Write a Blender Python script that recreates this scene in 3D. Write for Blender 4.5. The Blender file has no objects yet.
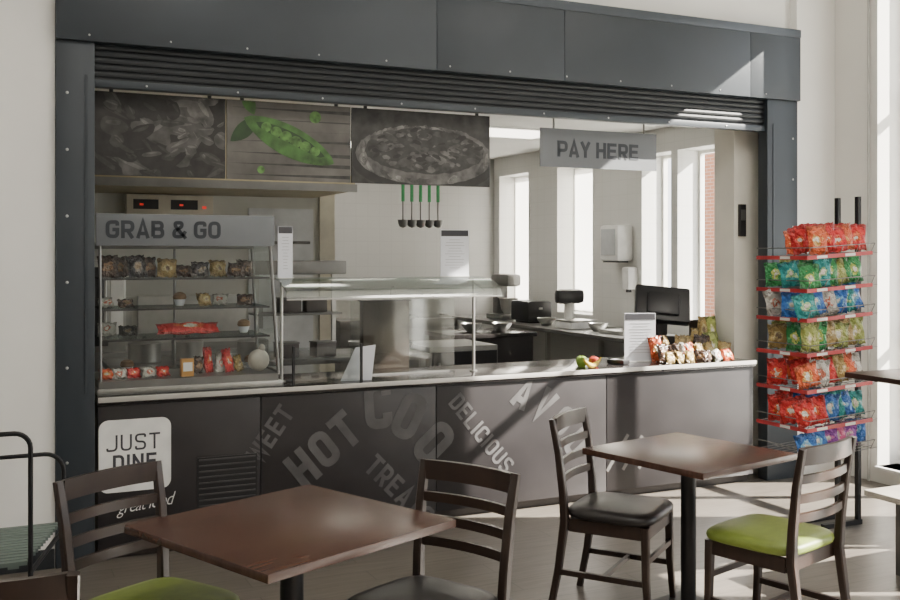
import bpy, bmesh, math, random
from mathutils import Vector, Matrix
random.seed(7)
# ---------------------------------------------------------------- survey helpers (pinhole calibration of the room)
S, C = 0.4217, 0.9067
CAM = Vector((0, -5.65, 1.65)); HY = 254.0
def tx(px):
    k = (px-450)/1000.0
    return (S+C*k)/(C-S*k)
def onY(px, py, Y):
    dy = Y-CAM.y; X = tx(px)*dy; d = S*X+C*dy
    return Vector((X, Y, CAM.z-(py-HY)/1000*d))
# ---------------------------------------------------------------- materials
def newmat(name):
    m = bpy.data.materials.new(name); m.use_nodes = True
    nt = m.node_tree; b = nt.nodes["Principled BSDF"]
    return m, nt, b
def mat(name, col, rough=0.5, metal=0.0, var=0.12, scale=6.0, bump=0.0, emit=None, es=0, coat=0):
    m, nt, b = newmat(name)
    tc = nt.nodes.new("ShaderNodeTexCoord"); n = nt.nodes.new("ShaderNodeTexNoise")
    n.inputs["Scale"].default_value = scale; n.inputs["Detail"].default_value = 4
    nt.links.new(tc.outputs["Object"], n.inputs["Vector"])
    r = nt.nodes.new("ShaderNodeValToRGB")
    r.color_ramp.elements[0].position = .3; r.color_ramp.elements[1].position = .7
    r.color_ramp.elements[0].color = tuple(c*(1-var) for c in col)+(1,)
    r.color_ramp.elements[1].color = tuple(min(1, c*(1+var)) for c in col)+(1,)
    nt.links.new(n.outputs["Fac"], r.inputs["Fac"]); nt.links.new(r.outputs["Color"], b.inputs["Base Color"])
    b.inputs["Roughness"].default_value = rough; b.inputs["Metallic"].default_value = metal
    b.inputs["Coat Weight"].default_value = coat
    if bump:
        bp = nt.nodes.new("ShaderNodeBump"); bp.inputs["Strength"].default_value = bump
        nt.links.new(n.outputs["Fac"], bp.inputs["Height"]); nt.links.new(bp.outputs["Normal"], b.inputs["Normal"])
    if emit:
        b.inputs["Emission Color"].default_value = tuple(emit)+(1,); b.inputs["Emission Strength"].default_value = es
    return m
def glassmat(name, tint=(.93, .96, .95), fac=.1, rough=.04):
    m = bpy.data.materials.new(name); m.use_nodes = True; nt = m.node_tree; nt.nodes.clear()
    o = nt.nodes.new("ShaderNodeOutputMaterial"); mx = nt.nodes.new("ShaderNodeMixShader")
    t = nt.nodes.new("ShaderNodeBsdfTransparent"); g = nt.nodes.new("ShaderNodeBsdfGlossy")
    t.inputs["Color"].default_value = tint+(1,); g.inputs["Roughness"].default_value = rough
    mx.inputs[0].default_value = fac
    nt.links.new(t.outputs[0], mx.inputs[1]); nt.links.new(g.outputs[0], mx.inputs[2]); nt.links.new(mx.outputs[0], o.inputs[0])
    return m
def sunsheetmat(name):
    m = bpy.data.materials.new(name); m.use_nodes = True; nt = m.node_tree; nt.nodes.clear()
    o = nt.nodes.new("ShaderNodeOutputMaterial"); mx = nt.nodes.new("ShaderNodeMixShader")
    t = nt.nodes.new("ShaderNodeBsdfTranslucent"); g = nt.nodes.new("ShaderNodeBsdfDiffuse")
    n = nt.nodes.new("ShaderNodeTexNoise"); n.inputs["Scale"].default_value = 40
    r = nt.nodes.new("ShaderNodeValToRGB"); r.color_ramp.elements[0].color = (.86, .86, .84, 1); r.color_ramp.elements[1].color = (.93, .93, .92, 1)
    nt.links.new(n.outputs["Fac"], r.inputs[0]); nt.links.new(r.outputs[0], t.inputs[0]); nt.links.new(r.outputs[0], g.inputs[0])
    mx.inputs[0].default_value = .25
    nt.links.new(t.outputs[0], mx.inputs[1]); nt.links.new(g.outputs[0], mx.inputs[2]); nt.links.new(mx.outputs[0], o.inputs[0])
    return m
def brickmat(name, c1, c2, mortar, bw, bh, msize, rough, plane='XY', scale=1.0, noise=0.0, offset=.5):
    m, nt, b = newmat(name)
    tc = nt.nodes.new("ShaderNodeTexCoord"); sep = nt.nodes.new("ShaderNodeSeparateXYZ"); cmb = nt.nodes.new("ShaderNodeCombineXYZ")
    nt.links.new(tc.outputs["Object"], sep.inputs[0])
    if plane == 'WALL':
        ad = nt.nodes.new("ShaderNodeMath"); ad.operation = 'ADD'
        nt.links.new(sep.outputs[0], ad.inputs[0]); nt.links.new(sep.outputs[1], ad.inputs[1])
        nt.links.new(ad.outputs[0], cmb.inputs[0]); nt.links.new(sep.outputs[2], cmb.inputs[1])
    else:
        nt.links.new(sep.outputs[0], cmb.inputs[0]); nt.links.new(sep.outputs[1], cmb.inputs[1])
    br = nt.nodes.new("ShaderNodeTexBrick"); nt.links.new(cmb.outputs[0], br.inputs["Vector"])
    br.inputs["Color1"].default_value = c1+(1,); br.inputs["Color2"].default_value = c2+(1,); br.inputs["Mortar"].default_value = mortar+(1,)
    br.inputs["Scale"].default_value = scale; br.inputs["Brick Width"].default_value = bw; br.inputs["Row Height"].default_value = bh
    br.inputs["Mortar Size"].default_value = msize; br.offset = offset
    n = nt.nodes.new("ShaderNodeTexNoise"); n.inputs["Scale"].default_value = 5; n.inputs["Detail"].default_value = 6
    mp = nt.nodes.new("ShaderNodeMapping"); mp.inputs["Scale"].default_value = (1, 9, 1)
    nt.links.new(cmb.outputs[0], mp.inputs[0]); nt.links.new(mp.outputs[0], n.inputs["Vector"])
    mx = nt.nodes.new("ShaderNodeMixRGB"); mx.blend_type = 'MULTIPLY'; mx.inputs[0].default_value = noise
    nt.links.new(br.outputs["Color"], mx.inputs[1]); nt.links.new(n.outputs["Fac"], mx.inputs[2])
    nt.links.new(mx.outputs[0], b.inputs["Base Color"]); b.inputs["Roughness"].default_value = rough
    return m
def woodmat(name, c1, c2, rough=.35):
    m, nt, b = newmat(name)
    tc = nt.nodes.new("ShaderNodeTexCoord"); mp = nt.nodes.new("ShaderNodeMapping"); mp.inputs["Scale"].default_value = (2, 16, 2)
    n = nt.nodes.new("ShaderNodeTexNoise"); n.inputs["Scale"].default_value = 3; n.inputs["Detail"].default_value = 7
    r = nt.nodes.new("ShaderNodeValToRGB"); r.color_ramp.elements[0].color = c1+(1,); r.color_ramp.elements[1].color = c2+(1,)
    r.color_ramp.elements[0].position = .3; r.color_ramp.elements[1].position = .72
    nt.links.new(tc.outputs["Object"], mp.inputs[0]); nt.links.new(mp.outputs[0], n.inputs["Vector"])
    nt.links.new(n.outputs["Fac"], r.inputs[0]); nt.links.new(r.outputs[0], b.inputs["Base Color"])
    b.inputs["Roughness"].default_value = rough
    return m
def bagmat(name, c1, c2, c3=(.8, .78, .7)):
    m, nt, b = newmat(name)
    tc = nt.nodes.new("ShaderNodeTexCoord"); mp = nt.nodes.new("ShaderNodeMapping")
    mp.inputs["Location"].default_value = (-.5, 0, -.6); mp.inputs["Scale"].default_value = (1, 0, 1.25)
    nt.links.new(tc.outputs["Generated"], mp.inputs[0])
    oi = nt.nodes.new("ShaderNodeObjectInfo")
    ns = nt.nodes.new("ShaderNodeTexNoise"); ns.noise_dimensions = '4D'; ns.inputs["Scale"].default_value = 5
    nt.links.new(tc.outputs["Generated"], ns.inputs["Vector"])
    mw = nt.nodes.new("ShaderNodeMath"); mw.operation = 'MULTIPLY'; mw.inputs[1].default_value = 37; nt.links.new(oi.outputs["Random"], mw.inputs[0]); nt.links.new(mw.outputs[0], ns.inputs["W"])
    ln = nt.nodes.new("ShaderNodeVectorMath"); ln.operation = 'LENGTH'; nt.links.new(mp.outputs[0], ln.inputs[0])
    ad = nt.nodes.new("ShaderNodeMath"); ad.operation = 'MULTIPLY_ADD'; ad.inputs[1].default_value = .7
    nt.links.new(ns.outputs["Fac"], ad.inputs[0]); nt.links.new(ln.outputs["Value"], ad.inputs[2])
    r = nt.nodes.new("ShaderNodeValToRGB"); r.color_ramp.interpolation = 'CONSTANT'
    e = r.color_ramp.elements; e[0].position = 0; e[0].color = c3+(1,); e[1].position = .45; e[1].color = c2+(1,)
    x = e.new(.56); x.color = c1+(1,); y = e.new(.88); y.color = tuple(v*.5 for v in c1)+(1,)
    nt.links.new(ad.outputs[0], r.inputs[0]); nt.links.new(r.outputs[0], b.inputs["Base Color"])
    b.inputs["Roughness"].default_value = .25
    n2 = nt.nodes.new("ShaderNodeTexNoise"); n2.inputs["Scale"].default_value = 26
    nt.links.new(tc.outputs["Object"], n2.inputs["Vector"])
    bp = nt.nodes.new("ShaderNodeBump"); bp.inputs["Strength"].default_value = 1; bp.inputs["Distance"].default_value = .04
    nt.links.new(n2.outputs["Fac"], bp.inputs["Height"]); nt.links.new(bp.outputs["Normal"], b.inputs["Normal"])
    return m
M_wall = mat("wall_paint", (.86, .855, .83), .85, var=.03, scale=2)
M_wallr = mat("wall_paint_cream", (.80, .79, .75), .85, var=.03, scale=2)
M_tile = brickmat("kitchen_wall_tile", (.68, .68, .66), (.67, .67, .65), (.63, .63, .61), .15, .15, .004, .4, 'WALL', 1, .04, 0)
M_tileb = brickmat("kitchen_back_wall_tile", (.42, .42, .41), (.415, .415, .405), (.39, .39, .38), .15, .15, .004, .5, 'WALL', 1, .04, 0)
M_kwall = mat("kitchen_paint", (.58, .585, .54), .7, var=.04)
M_ret = mat("kitchen_return_paint", (.90, .88, .80), .7, var=.04)
M_ceil = mat("ceiling_paint", (.8, .8, .78), .9, var=.02)
M_floor = brickmat("vinyl_plank_floor", (.215, .188, .160), (.185, .162, .138), (.13, .115, .10), 1.2, .15, .003, .33, 'XY', 1, .6)
M_brick = brickmat("red_brick", (.50, .20, .10), (.45, .18, .09), (.5, .33, .25), .23, .075, .01, .9, 'WALL', 1, .3)
M_slate = mat("slate_blue_metal", (.036, .045, .055), .45, .2, var=.10, scale=2)
M_slate2 = mat("slate_blue_metal_edge", (.055, .066, .080), .4, .3)
M_slate3 = mat("shutter_slats_dark", (.016, .019, .023), .55, .1)
M_rivet = mat("rivet_steel", (.45, .46, .46), .35, .8)
M_count = mat("dark_laminate", (.024, .0215, .023), .36, var=.2, scale=4)
M_count2 = mat("dark_laminate_plinth", (.028, .019, .015), .5)
M_vent = mat("vent_slats", (.05, .048, .05), .45)
M_wtop = mat("dark_worktop", (.022, .020, .020), .14, var=.3, scale=40)
M_steel = mat("brushed_steel", (.46, .46, .44), .3, .85, var=.08, scale=15)
M_edge = mat("pale_edge_trim", (.60, .58, .55), .3, .4, var=.05)
M_steeld = mat("dull_steel", (.20, .20, .195), .4, .8)
M_whitep = mat("white_plastic", (.78, .78, .77), .35)
M_pipe = mat("pale_grey_pipe", (.5, .5, .48), .5)
M_cream = mat("cream_plastic", (.56, .53, .43), .5)
M_black = mat("black_plastic", (.016, .016, .018), .35)
M_blackm = mat("black_metal", (.018, .018, .020), .4, .4)
M_sign = mat("grey_sign_board", (.135, .147, .160), .5, var=.05)
M_signtx = mat("sign_lettering", (.020, .026, .034), .5)
M_graph = mat("faded_grey_lettering", (.080, .078, .080), .5, var=.3)
M_graph2 = mat("pale_grey_stripes", (.14, .135, .13), .5, var=.25)
M_white = mat("white_lettering", (.78, .78, .76), .5)
M_paper = mat("paper", (.74, .76, .82), .6, var=.02)
M_ink = mat("dark_ink", (.05, .05, .06), .6)
M_inkg = mat("grey_ink", (.35, .35, .38), .6)
M_esp = woodmat("espresso_wood", (.021, .012, .009), (.037, .021, .015), .33)
M_tabw = woodmat("table_veneer", (.055, .025, .017), (.085, .040, .027), .27)
M_tabe = mat("table_edge", (.03, .014, .01), .35)
M_green = mat("green_vinyl", (.185, .245, .038), .45, var=.08, bump=.05, scale=30)
M_dkseat = mat("black_vinyl", (.022, .019, .019), .35, bump=.05, scale=30)
M_brown = woodmat("brown_panel", (.030, .021, .017), (.045, .031, .024), .4)
M_glass = glassmat("clear_glass", (.88, .90, .89), .07)
M_glassc = glassmat("side_glass", (.86, .92, .90), .16)
M_canopy = glassmat("canopy_glass", (.80, .86, .84), .34, .12)
M_glasst = glassmat("glass_shelf", (.55, .60, .58), .08)
M_sunsheet = sunsheetmat("added_sun_block_sheet")
M_lamp = mat("lamp_diffuser", (.9, .9, .85), .5, emit=(1, .93, .8), es=5)
M_red = mat("red_plastic", (.45, .03, .035), .4)
M_redl = mat("red_indicator", (.8, .03, .02), .4, emit=(1, .05, .03), es=.6)
M_gplas = mat("green_handle", (.04, .30, .10), .4)
M_ggrey = mat("grey_green_slats", (.13, .17, .155), .6)
M_lino = mat("light_bench_laminate", (.48, .45, .40), .4)
# ---------------------------------------------------------------- mesh builder
class MB:
    def __init__(s): s.bm = bmesh.new(); s.mi = 0
    def _tag(s, vs):
        fs = set()
        for v in vs:
            for f in v.link_faces: fs.add(f)
        for f in fs: f.material_index = s.mi
    def m(s, i): s.mi = i; return s
    def box(s, x0, x1, y0, y1, z0, z1, M=None, bev=0.0):
        r = bmesh.ops.create_cube(s.bm, size=1.0); vs = r["verts"]
        mt = Matrix.Translation(((x0+x1)/2, (y0+y1)/2, (z0+z1)/2)) @ Matrix.Diagonal((abs(x1-x0), abs(y1-y0), abs(z1-z0), 1))
        bmesh.ops.transform(s.bm, matrix=mt, verts=vs)
        if bev:
            es = list({e for v in vs for e in v.link_edges})
            q = bmesh.ops.bevel(s.bm, geom=es, offset=bev, segments=2, affect='EDGES', profile=.6)
            vs = list({v for f in q["faces"] for v in f.verts} | {v for v in vs if v.is_valid})
        if M is not None: bmesh.ops.transform(s.bm, matrix=M, verts=vs)
        s._tag(vs); return s
    def cyl(s, p, q, r, r2=None, n=14):
        p = Vector(p); q = Vector(q); d = q-p
        mt = Matrix.Translation((p+q)/2) @ Vector((0, 0, 1)).rotation_difference(d).to_matrix().to_4x4()
        o = bmesh.ops.create_cone(s.bm, cap_ends=True, segments=n, radius1=r, radius2=r if r2 is None else r2, depth=d.length, matrix=mt)
        s._tag(o["verts"]); return s
    def ball(s, c, r, sc=(1, 1, 1), n=12):
        mt = Matrix.Translation(c) @ Matrix.Diagonal((sc[0], sc[1], sc[2], 1))
        o = bmesh.ops.create_uvsphere(s.bm, u_segments=n, v_segments=max(6, n//2+2), radius=r, matrix=mt)
        s._tag(o["verts"]); return s
    def tube(s, pts, r, n=10, radii=None):
        pts = [Vector(p) for p in pts]; rings = []; up = None
        for i, p in enumerate(pts):
            a = pts[max(0, i-1)]; b = pts[min(len(pts)-1, i+1)]; t = (b-a).normalized()
            if up is None:
                up = t.orthogonal().normalized()
            else:
                up = (up-t*up.dot(t)).normalized()
            w = t.cross(up); rr = radii[i] if radii else r
            rings.append([s.bm.verts.new(p+(up*math.cos(2*math.pi*j/n)+w*math.sin(2*math.pi*j/n))*rr) for j in range(n)])
        for a, b in zip(rings, rings[1:]):
            for j in range(n):
                f = s.bm.faces.new((a[j], a[(j+1) % n], b[(j+1) % n], b[j])); f.material_index = s.mi
        for rg, fl in ((rings[0], True), (rings[-1], False)):
            f = s.bm.faces.new(list(reversed(rg)) if fl else rg); f.material_index = s.mi
        return s
    def lathe(s, prof, c=(0, 0, 0), n=20):
        c = Vector(c); rings = []
        for r, z in prof:
            rings.append([s.bm.verts.new(c+Vector((max(r, 1e-4)*math.cos(2*math.pi*j/n), max(r, 1e-4)*math.sin(2*math.pi*j/n), z))) for j in range(n)])
        for a, b in zip(rings, rings[1:]):
            for j in range(n):
                f = s.bm.faces.new((a[j], a[(j+1) % n], b[(j+1) % n], b[j])); f.material_index = s.mi
        f = s.bm.faces.new(list(reversed(rings[0]))); f.material_index = s.mi
        f = s.bm.faces.new(rings[-1]); f.material_index = s.mi
        return s
    def sweep(s, pts, wx, ty):
        pts = [Vector(p) for p in pts]; rings = []
        for i, p in enumerate(pts):
            a = pts[max(0, i-1)]; b = pts[min(len(pts)-1, i+1)]; t = (b-a).normalized()
            nx = Vector((1, 0, 0)); nx = (nx-t*nx.dot(t)).normalized(); ny = t.cross(nx)
            w = (wx[i] if isinstance(wx, list) else wx)/2; h = (ty[i] if isinstance(ty, list) else ty)/2
            rings.append([s.bm.verts.new(p+nx*a_+ny*b_) for a_, b_ in ((w, h*.7), (w*.7, h), (-w*.7, h), (-w, h*.7), (-w, -h*.7), (-w*.7, -h), (w*.7, -h), (w, -h*.7))])
        n = 8
        for a, b in zip(rings, rings[1:]):
            for j in range(n):
                f = s.bm.faces.new((a[j], a[(j+1) % n], b[(j+1) % n], b[j])); f.material_index = s.mi
        f = s.bm.faces.new(list(reversed(rings[0]))); f.material_index = s.mi
        f = s.bm.faces.new(rings[-1]); f.material_index = s.mi
        return s
    def prism(s, pts, y0, y1):
        """polygon given in (x,z), extruded in y"""
        a = [s.bm.verts.new((x, y0, z)) for x, z in pts]; b = [s.bm.verts.new((x, y1, z)) for x, z in pts]
        n = len(pts)
        fs = [s.bm.faces.new(a), s.bm.faces.new(list(reversed(b)))]
        for j in range(n): fs.append(s.bm.faces.new((a[(j+1) % n], a[j], b[j], b[(j+1) % n])))
        for f in fs: f.material_index = s.mi
        return s
    def addmesh(s, me, M):
        me2 = me.copy(); me2.transform(M); k = len(s.bm.faces); s.bm.from_mesh(me2); s.bm.faces.ensure_lookup_table()
        for f in s.bm.faces[k:]: f.material_index = s.mi
        bpy.data.meshes.remove(me2); return s
    def mesh(s, name="part", ang=35):
        bmesh.ops.recalc_face_normals(s.bm, faces=s.bm.faces)
        me = bpy.data.meshes.new(name); s.bm.to_mesh(me); s.bm.free()
        for p in me.polygons: p.use_smooth = True
        me.set_sharp_from_angle(angle=math.radians(ang)); return me
def B(*a, **k): return MB().box(*a, **k)
col = bpy.context.scene.collection
def mkobj(name, me, mats, parent=None, label=None):
    if isinstance(me, MB): me = me.mesh(name)
    while len(me.materials): me.materials.pop()
    for mm in (mats if isinstance(mats, (list, tuple)) else [mats]): me.materials.append(mm)
    o = bpy.data.objects.new(name, me); col.objects.link(o)
    if parent: o.parent = parent
    if label: o["label"] = label
    return o
def thing(name, label, cat, parts, loc=(0, 0, 0), rz=0.0, group=None, rot=None):
    if len(parts) == 1:
        root = mkobj(name, parts[0][1], parts[0][2])
    else:
        root = bpy.data.objects.new(name, None); root.empty_display_size = .1; col.objects.link(root)
        for p in parts:
            o = mkobj(p[0], p[1], p[2], root, p[3] if len(p) > 3 else None)
            if len(p) > 4:
                for q in p[4]: mkobj(q[0], q[1], q[2], o, q[3] if len(q) > 3 else None)
    root.location = loc; root.rotation_euler = rot if rot else (0, 0, rz)
    root["label"] = label; root["category"] = cat
    if group: root["group"] = group
    return root
def wthing(name, label, cat, parts, group=None):
    """parts modelled at their world place; the origin is moved to the base of the thing"""
    ps = []
    def cv(p):
        me = p[1].mesh(p[0]) if isinstance(p[1], MB) else p[1]
        q = [p[0], me, p[2], p[3] if len(p) > 3 else None]
        if len(p) > 4: q.append([cv(z) for z in p[4]])
        return q
    ps = [cv(p) for p in parts]
    alls = [p[1] for p in ps]+[z[1] for p in ps if len(p) > 4 for z in p[4]]
    co = [v.co for m_ in alls for v in m_.vertices]
    lo = Vector((min(c.x for c in co), min(c.y for c in co), min(c.z for c in co)))
    hi = Vector((max(c.x for c in co), max(c.y for c in co), max(c.z for c in co)))
    o = Vector(((lo.x+hi.x)/2, (lo.y+hi.y)/2, lo.z))
    for m_ in alls: m_.transform(Matrix.Translation(-o))
    return thing(name, label, cat, ps, o, 0, group)
def dup(root, loc, rz=0.0, rot=None, label=None):
    n = root.copy(); col.objects.link(n)
    n.location = loc; n.rotation_euler = rot if rot else (0, 0, rz)
    if label: n["label"] = label
    for c in root.children:
        d = c.copy(); d.parent = n; col.objects.link(d)
        for e in c.children:
            g = e.copy(); g.parent = d; col.objects.link(g)
    return n
def struct(name, mb, mats, label=None):
    o = mkobj(name, mb, mats); o["kind"] = "structure"
    if label: o["label"] = label
    return o
# ---------------------------------------------------------------- square engineering-style capitals drawn with strokes
def glyph(ch, w, W):
    a, b = w/2, 1-w/2; x0, x1 = w/2, W-w/2; m = W/2; R = .24
    G = {
     'A': ([([(w*.42, 0), (m, 1-.02), (W-w*.42, 0)], 0, 0), ([(W*.24, .27), (W*.76, .27)], 0, 0)]),
     'B': ([([(x0, a), (x0, b), (x1-.03, b), (x1-.03, .53), (x0, .53)], [0, 0, .2, .2, 0], 0), ([(x0, a), (x1, a), (x1, .53), (x0+.1, .53)], [0, .22, .22, 0], 0)]),
     'C': ([([(x1, .68), (x1, b), (x0, b), (x0, a), (x1, a), (x1, .32)], R, 0)]),
     'D': ([([(x0, a), (x0, b), (x1, b), (x1, a)], [0, 0, R, R], 1)]),
     'E': ([([(W-.05, b), (x0, b), (x0, a), (W-.05, a)], 0, 0), ([(x0, .51), (W-.1, .51)], 0, 0)]),
     'G': ([([(x1, .70), (x1, b), (x0, b), (x0, a), (x1, a), (x1, .48), (W*.5, .48)], [0, R, R, R, R, 0, 0], 0)]),
     'H': ([([(x0, 0), (x0, 1)], 0, 0), ([(x1, 0), (x1, 1)], 0, 0), ([(x0, .5), (x1, .5)], 0, 0)]),
     'I': ([([(x0, 0), (x0, 1)], 0, 0)]),
     'J': ([([(x1, 1), (x1, a), (x0, a), (x0, .22)], R, 0)]),
     'L': ([([(x0, 1), (x0, a), (W-.04, a)], 0, 0)]),
     'N': ([([(x0, 0), (x0, 1)], 0, 0), ([(x1, 0), (x1, 1)], 0, 0), ([(x0, 1-w*.6), (x1, w*.6)], 0, 0)]),
     'O': ([([(x0, a), (x0, b), (x1, b), (x1, a)], R, 1)]),
     'P': ([([(x0, 0), (x0, b), (x1, b), (x1, .40), (x0, .40)], [0, 0, .22, .22, 0], 0)]),
     'R': ([([(x0, 0), (x0, b), (x1, b), (x1, .43), (x0, .43)], [0, 0, .22, .22, 0], 0), ([(W*.5, .43), (x1, 0)], 0, 0)]),
     'S': ([([(x1, .76), (x1, b), (x0, b), (x0, .52), (x1, .48), (x1, a), (x0, a), (x0, .24)], .2, 0)]),
     'T': ([([(m, 0), (m, b)], 0, 0), ([(0, b), (W, b)], 0, 0)]),
     'U': ([([(x0, 1), (x0, a), (x1, a), (x1, 1)], R, 0)]),
     'V': ([([(w*.42, 1), (m, .02), (W-w*.42, 1)], 0, 0)]),
     'W': ([([(w*.42, 1), (W*.36, .03), (W*.66, .8), (W*.98, .03), (W*1.3-w*.4, 1)], 0, 0)]),
     'Y': ([([(w*.42, 1), (m, .44)], 0, 0), ([(W-w*.42, 1), (m, .44)], 0, 0), ([(m, 0), (m, .5)], 0, 0)]),
     '&': ([([(W+.04, 0), (x0+.07, .70), (x0+.07, b), (x1-.08, b), (x1-.08, .68), (x0, .42), (x0, a), (x1-.05, a), (W+.02, .42)], [0, .12, .16, .16, .14, .14, .18, .16, 0], 0)])}
    adv = {'I': w, 'W': W*1.3, '&': W+.06}.get(ch, W)
    return G[ch], adv
def roundpoly(pts, r, closed):
    n = len(pts); out = []
    P = [Vector(p) for p in pts]
    for i in range(n):
        ri = r[i] if isinstance(r, list) else r
        if (not closed and i in (0, n-1)) or ri <= 0: out.append(P[i]); continue
        p, q, s = P[i-1], P[i], P[(i+1) % n]
        u = (p-q); v = (s-q); rr = min(ri, u.length*.49, v.length*.49); u.normalize(); v.normalize()
        a_, b_ = q+u*rr, q+v*rr
        for k in range(6):
            t = k/5; out.append(a_*(1-t)**2+q*2*t*(1-t)+b_*t*t)
    return out
def strokes(bm, pts, w, closed, y0, y1, ox, sc):
    n = len(pts); L = []
    for i in range(n):
        if closed: a_, b_ = pts[i-1], pts[(i+1) % n]
        else: a_, b_ = pts[max(0, i-1)], pts[min(n-1, i+1)]
        p = pts[i]; d1 = (p-a_); d2 = (b_-p)
        if d1.length < 1e-6: d1 = d2.copy()
        if d2.length < 1e-6: d2 = d1.copy()
        d1.normalize(); d2.normalize(); n1 = Vector((-d1.y, d1.x)); n2 = Vector((-d2.y, d2.x)); mm = (n1+n2)
        if mm.length < 1e-4: mm = n1
        mm.normalize(); k = 1/max(.45, mm.dot(n1)); L.append((p+mm*w/2*k, p-mm*w/2*k))
    vv = [[bm.verts.new(((q.x+ox)*sc, q.y*sc, z)) for q in pr for z in (y0, y1)] for pr in L]
    for i in (range(n) if closed else range(n-1)):
        a_, b_ = vv[i], vv[(i+1) % n]
        bm.faces.new((a_[1], b_[1], b_[3], a_[3])); bm.faces.new((a_[0], a_[2], b_[2], b_[0]))
        bm.faces.new((a_[0], b_[0], b_[1], a_[1])); bm.faces.new((a_[2], a_[3], b_[3], b_[2]))
def din(t, cap, w=.17, W=.60, sp=.13, ext=.001):
    bm = bmesh.new(); x = 0
    for ch in t:
        if ch == ' ': x += .34; continue
        g, adv = glyph(ch, w, W)
        for k, (pts, r, cl) in enumerate(g): strokes(bm, roundpoly(pts, r, cl), w, cl, -ext-k*.0001, ext+k*.0001, x, cap)
        x += adv+sp
    bmesh.ops.recalc_face_normals(bm, faces=bm.faces)
    bmesh.ops.translate(bm, verts=bm.verts, vec=(-(x-sp)*cap/2, -cap/2, 0))
    me = bpy.data.meshes.new("t"); bm.to_mesh(me); bm.free(); return me
def onwall(me, X, Y, Z, ang=0):
    me.transform(Matrix.Translation((X, Y, Z)) @ Matrix.Rotation(math.pi/2, 4, 'X') @ Matrix.Rotation(math.radians(ang), 4, 'Z')); return me
def scripttext(t, size, X, Y, Z, ang, sx):
    c = bpy.data.curves.new("t", 'FONT'); c.body = t; c.size = size; c.extrude = .0008; c.offset = -.0012
    c.align_x = 'CENTER'; c.align_y = 'CENTER'; c.resolution_u = 3; c.shear = .5; c.space_character = .88
    o = bpy.data.objects.new("t", c); col.objects.link(o); bpy.context.view_layer.update()
    me = bpy.data.meshes.new_from_object(o.evaluated_get(bpy.context.evaluated_depsgraph_get())); bpy.data.objects.remove(o)
    me.transform(Matrix.Diagonal((sx, 1, 1, 1))); return onwall(me, X, Y, Z, ang)
# ================================================================= STRUCTURE
XR = 5.85
struct("floor", B(-3, 6.15, -9, 5.8, -.1, 0), M_floor, "grey-brown wood-effect vinyl plank floor")
wb = MB().box(-3, .335, 0, .2, 0, 4.2).box(.335, 5.47, .07, .2, 2.8, 4.2).box(5.47, XR, 0, .2, 0, 4.2)
struct("wall_back", wb, M_wall, "off-white painted wall around the serving hatch")
struct("wall_left", B(-3.2, -3, -9, .2, 0, 4.2), M_wall)
struct("wall_front", B(-3, XR, -9.2, -9, 0, 4.2), mat("rear_wall_paint", (.5, .5, .49), .85))
wr = MB()
def windowed(mb, y0, y1, wins, z0, z1, zt):
    y = y0
    for k, (a, b) in enumerate(wins):
        zz1 = z1[k] if isinstance(z1, list) else z1
        mb.box(XR, XR+.3, y, a, 0, zt); mb.box(XR, XR+.3, a, b, 0, z0); mb.box(XR, XR+.3, a, b, zz1, zt); y = b
    mb.box(XR, XR+.3, y, y1, 0, zt)
DW = [(-8.4, -7.1), (-6.6, -5.3), (-4.9, -3.8), (-3.2, -2.1), (-1.6, -.40)]
DT = [3.9, 3.9, 3.0, 2.15, 3.9]  # heads of some out-of-view windows lowered to limit sun on the floor
windowed(wr, -9, .2, DW, .12, DT, 4.2)
struct("wall_right", wr, M_wallr, "cream painted wall with tall windows")
wk = MB(); KW = [(1.30, 1.90), (2.0, 2.46), (3.34, 4.06), (4.72, 5.46)]
windowed(wk, .2, 5.8, KW, 1.0, 2.62, 4.2)
struct("wall_kitchen_right", wk, M_tile, "pale tiled kitchen wall with deep window reveals")
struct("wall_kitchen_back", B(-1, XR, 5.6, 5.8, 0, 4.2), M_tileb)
struct("wall_kitchen_left", B(-1.2, -1, .2, 5.8, 0, 4.2), M_tile)
struct("wall_kitchen_return", B(5.05, XR, .2, .42, 0, 2.85), M_ret)
struct("wall_kitchen_partition", MB().box(-1, 2.72, 3.0, 3.15, 0, 2.85), M_kwall)
struct("trim_1", B(2.72, 2.86, 2.96, 3.19, 0, 2.85), M_cream, "cream post at the end of the partition")
struct("ceiling_kitchen", B(-1, XR, .2, 5.6, 2.85, 2.95), M_ceil)
struct("ceiling", B(-3, XR, -9, .07, 4.2, 4.3), M_ceil)
M_wf2 = mat("window_frame_cream", (.78, .77, .72), .5)
for k, (a, b) in enumerate(DW+KW):
    nd = len(DW)
    z0, z1 = (.12, DT[k]) if k < nd else (1.0, 2.62)
    w = MB(); x0, x1 = XR+.24, XR+.29
    f = .055 if k < nd else .03
    w.box(x0, x1, a, a+f, z0, z1).box(x0, x1, b-f, b, z0, z1).box(x0, x1, a+f, b-f, z0, z0+f).box(x0, x1, a+f, b-f, z1-f, z1)
    if k < nd:
        for zz in (1.0, 2.7):
            if zz < z1-.2: w.box(x0, x1, a+f, b-f, zz, zz+f)
        w.box(x0, x1, (a+b)/2-.03, (a+b)/2+.03, z0+f, z1-f)
    if k >= nd+2: w.m(1).box(x0-.02, x0-.016, a+.005, b-.005, z0+.01, z1-.005)  # added translucent sheet: keeps sun off the back wall and glows white
    struct("window_%d" % (k+1), w, M_whitep if k < nd else [M_wf2, M_sunsheet], "white framed tall window" if k < nd else ("cream framed kitchen window" if k < nd+2 else "cream framed kitchen window with an added white sun-blocking sheet"))
struct("trim_2", B(XR-.03, XR+.2, -1.6, -.40, .10, .12), M_whitep)
struct("baseboard_left", B(-3, .33, -.015, 0, 0, .1), M_slate3)
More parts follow.
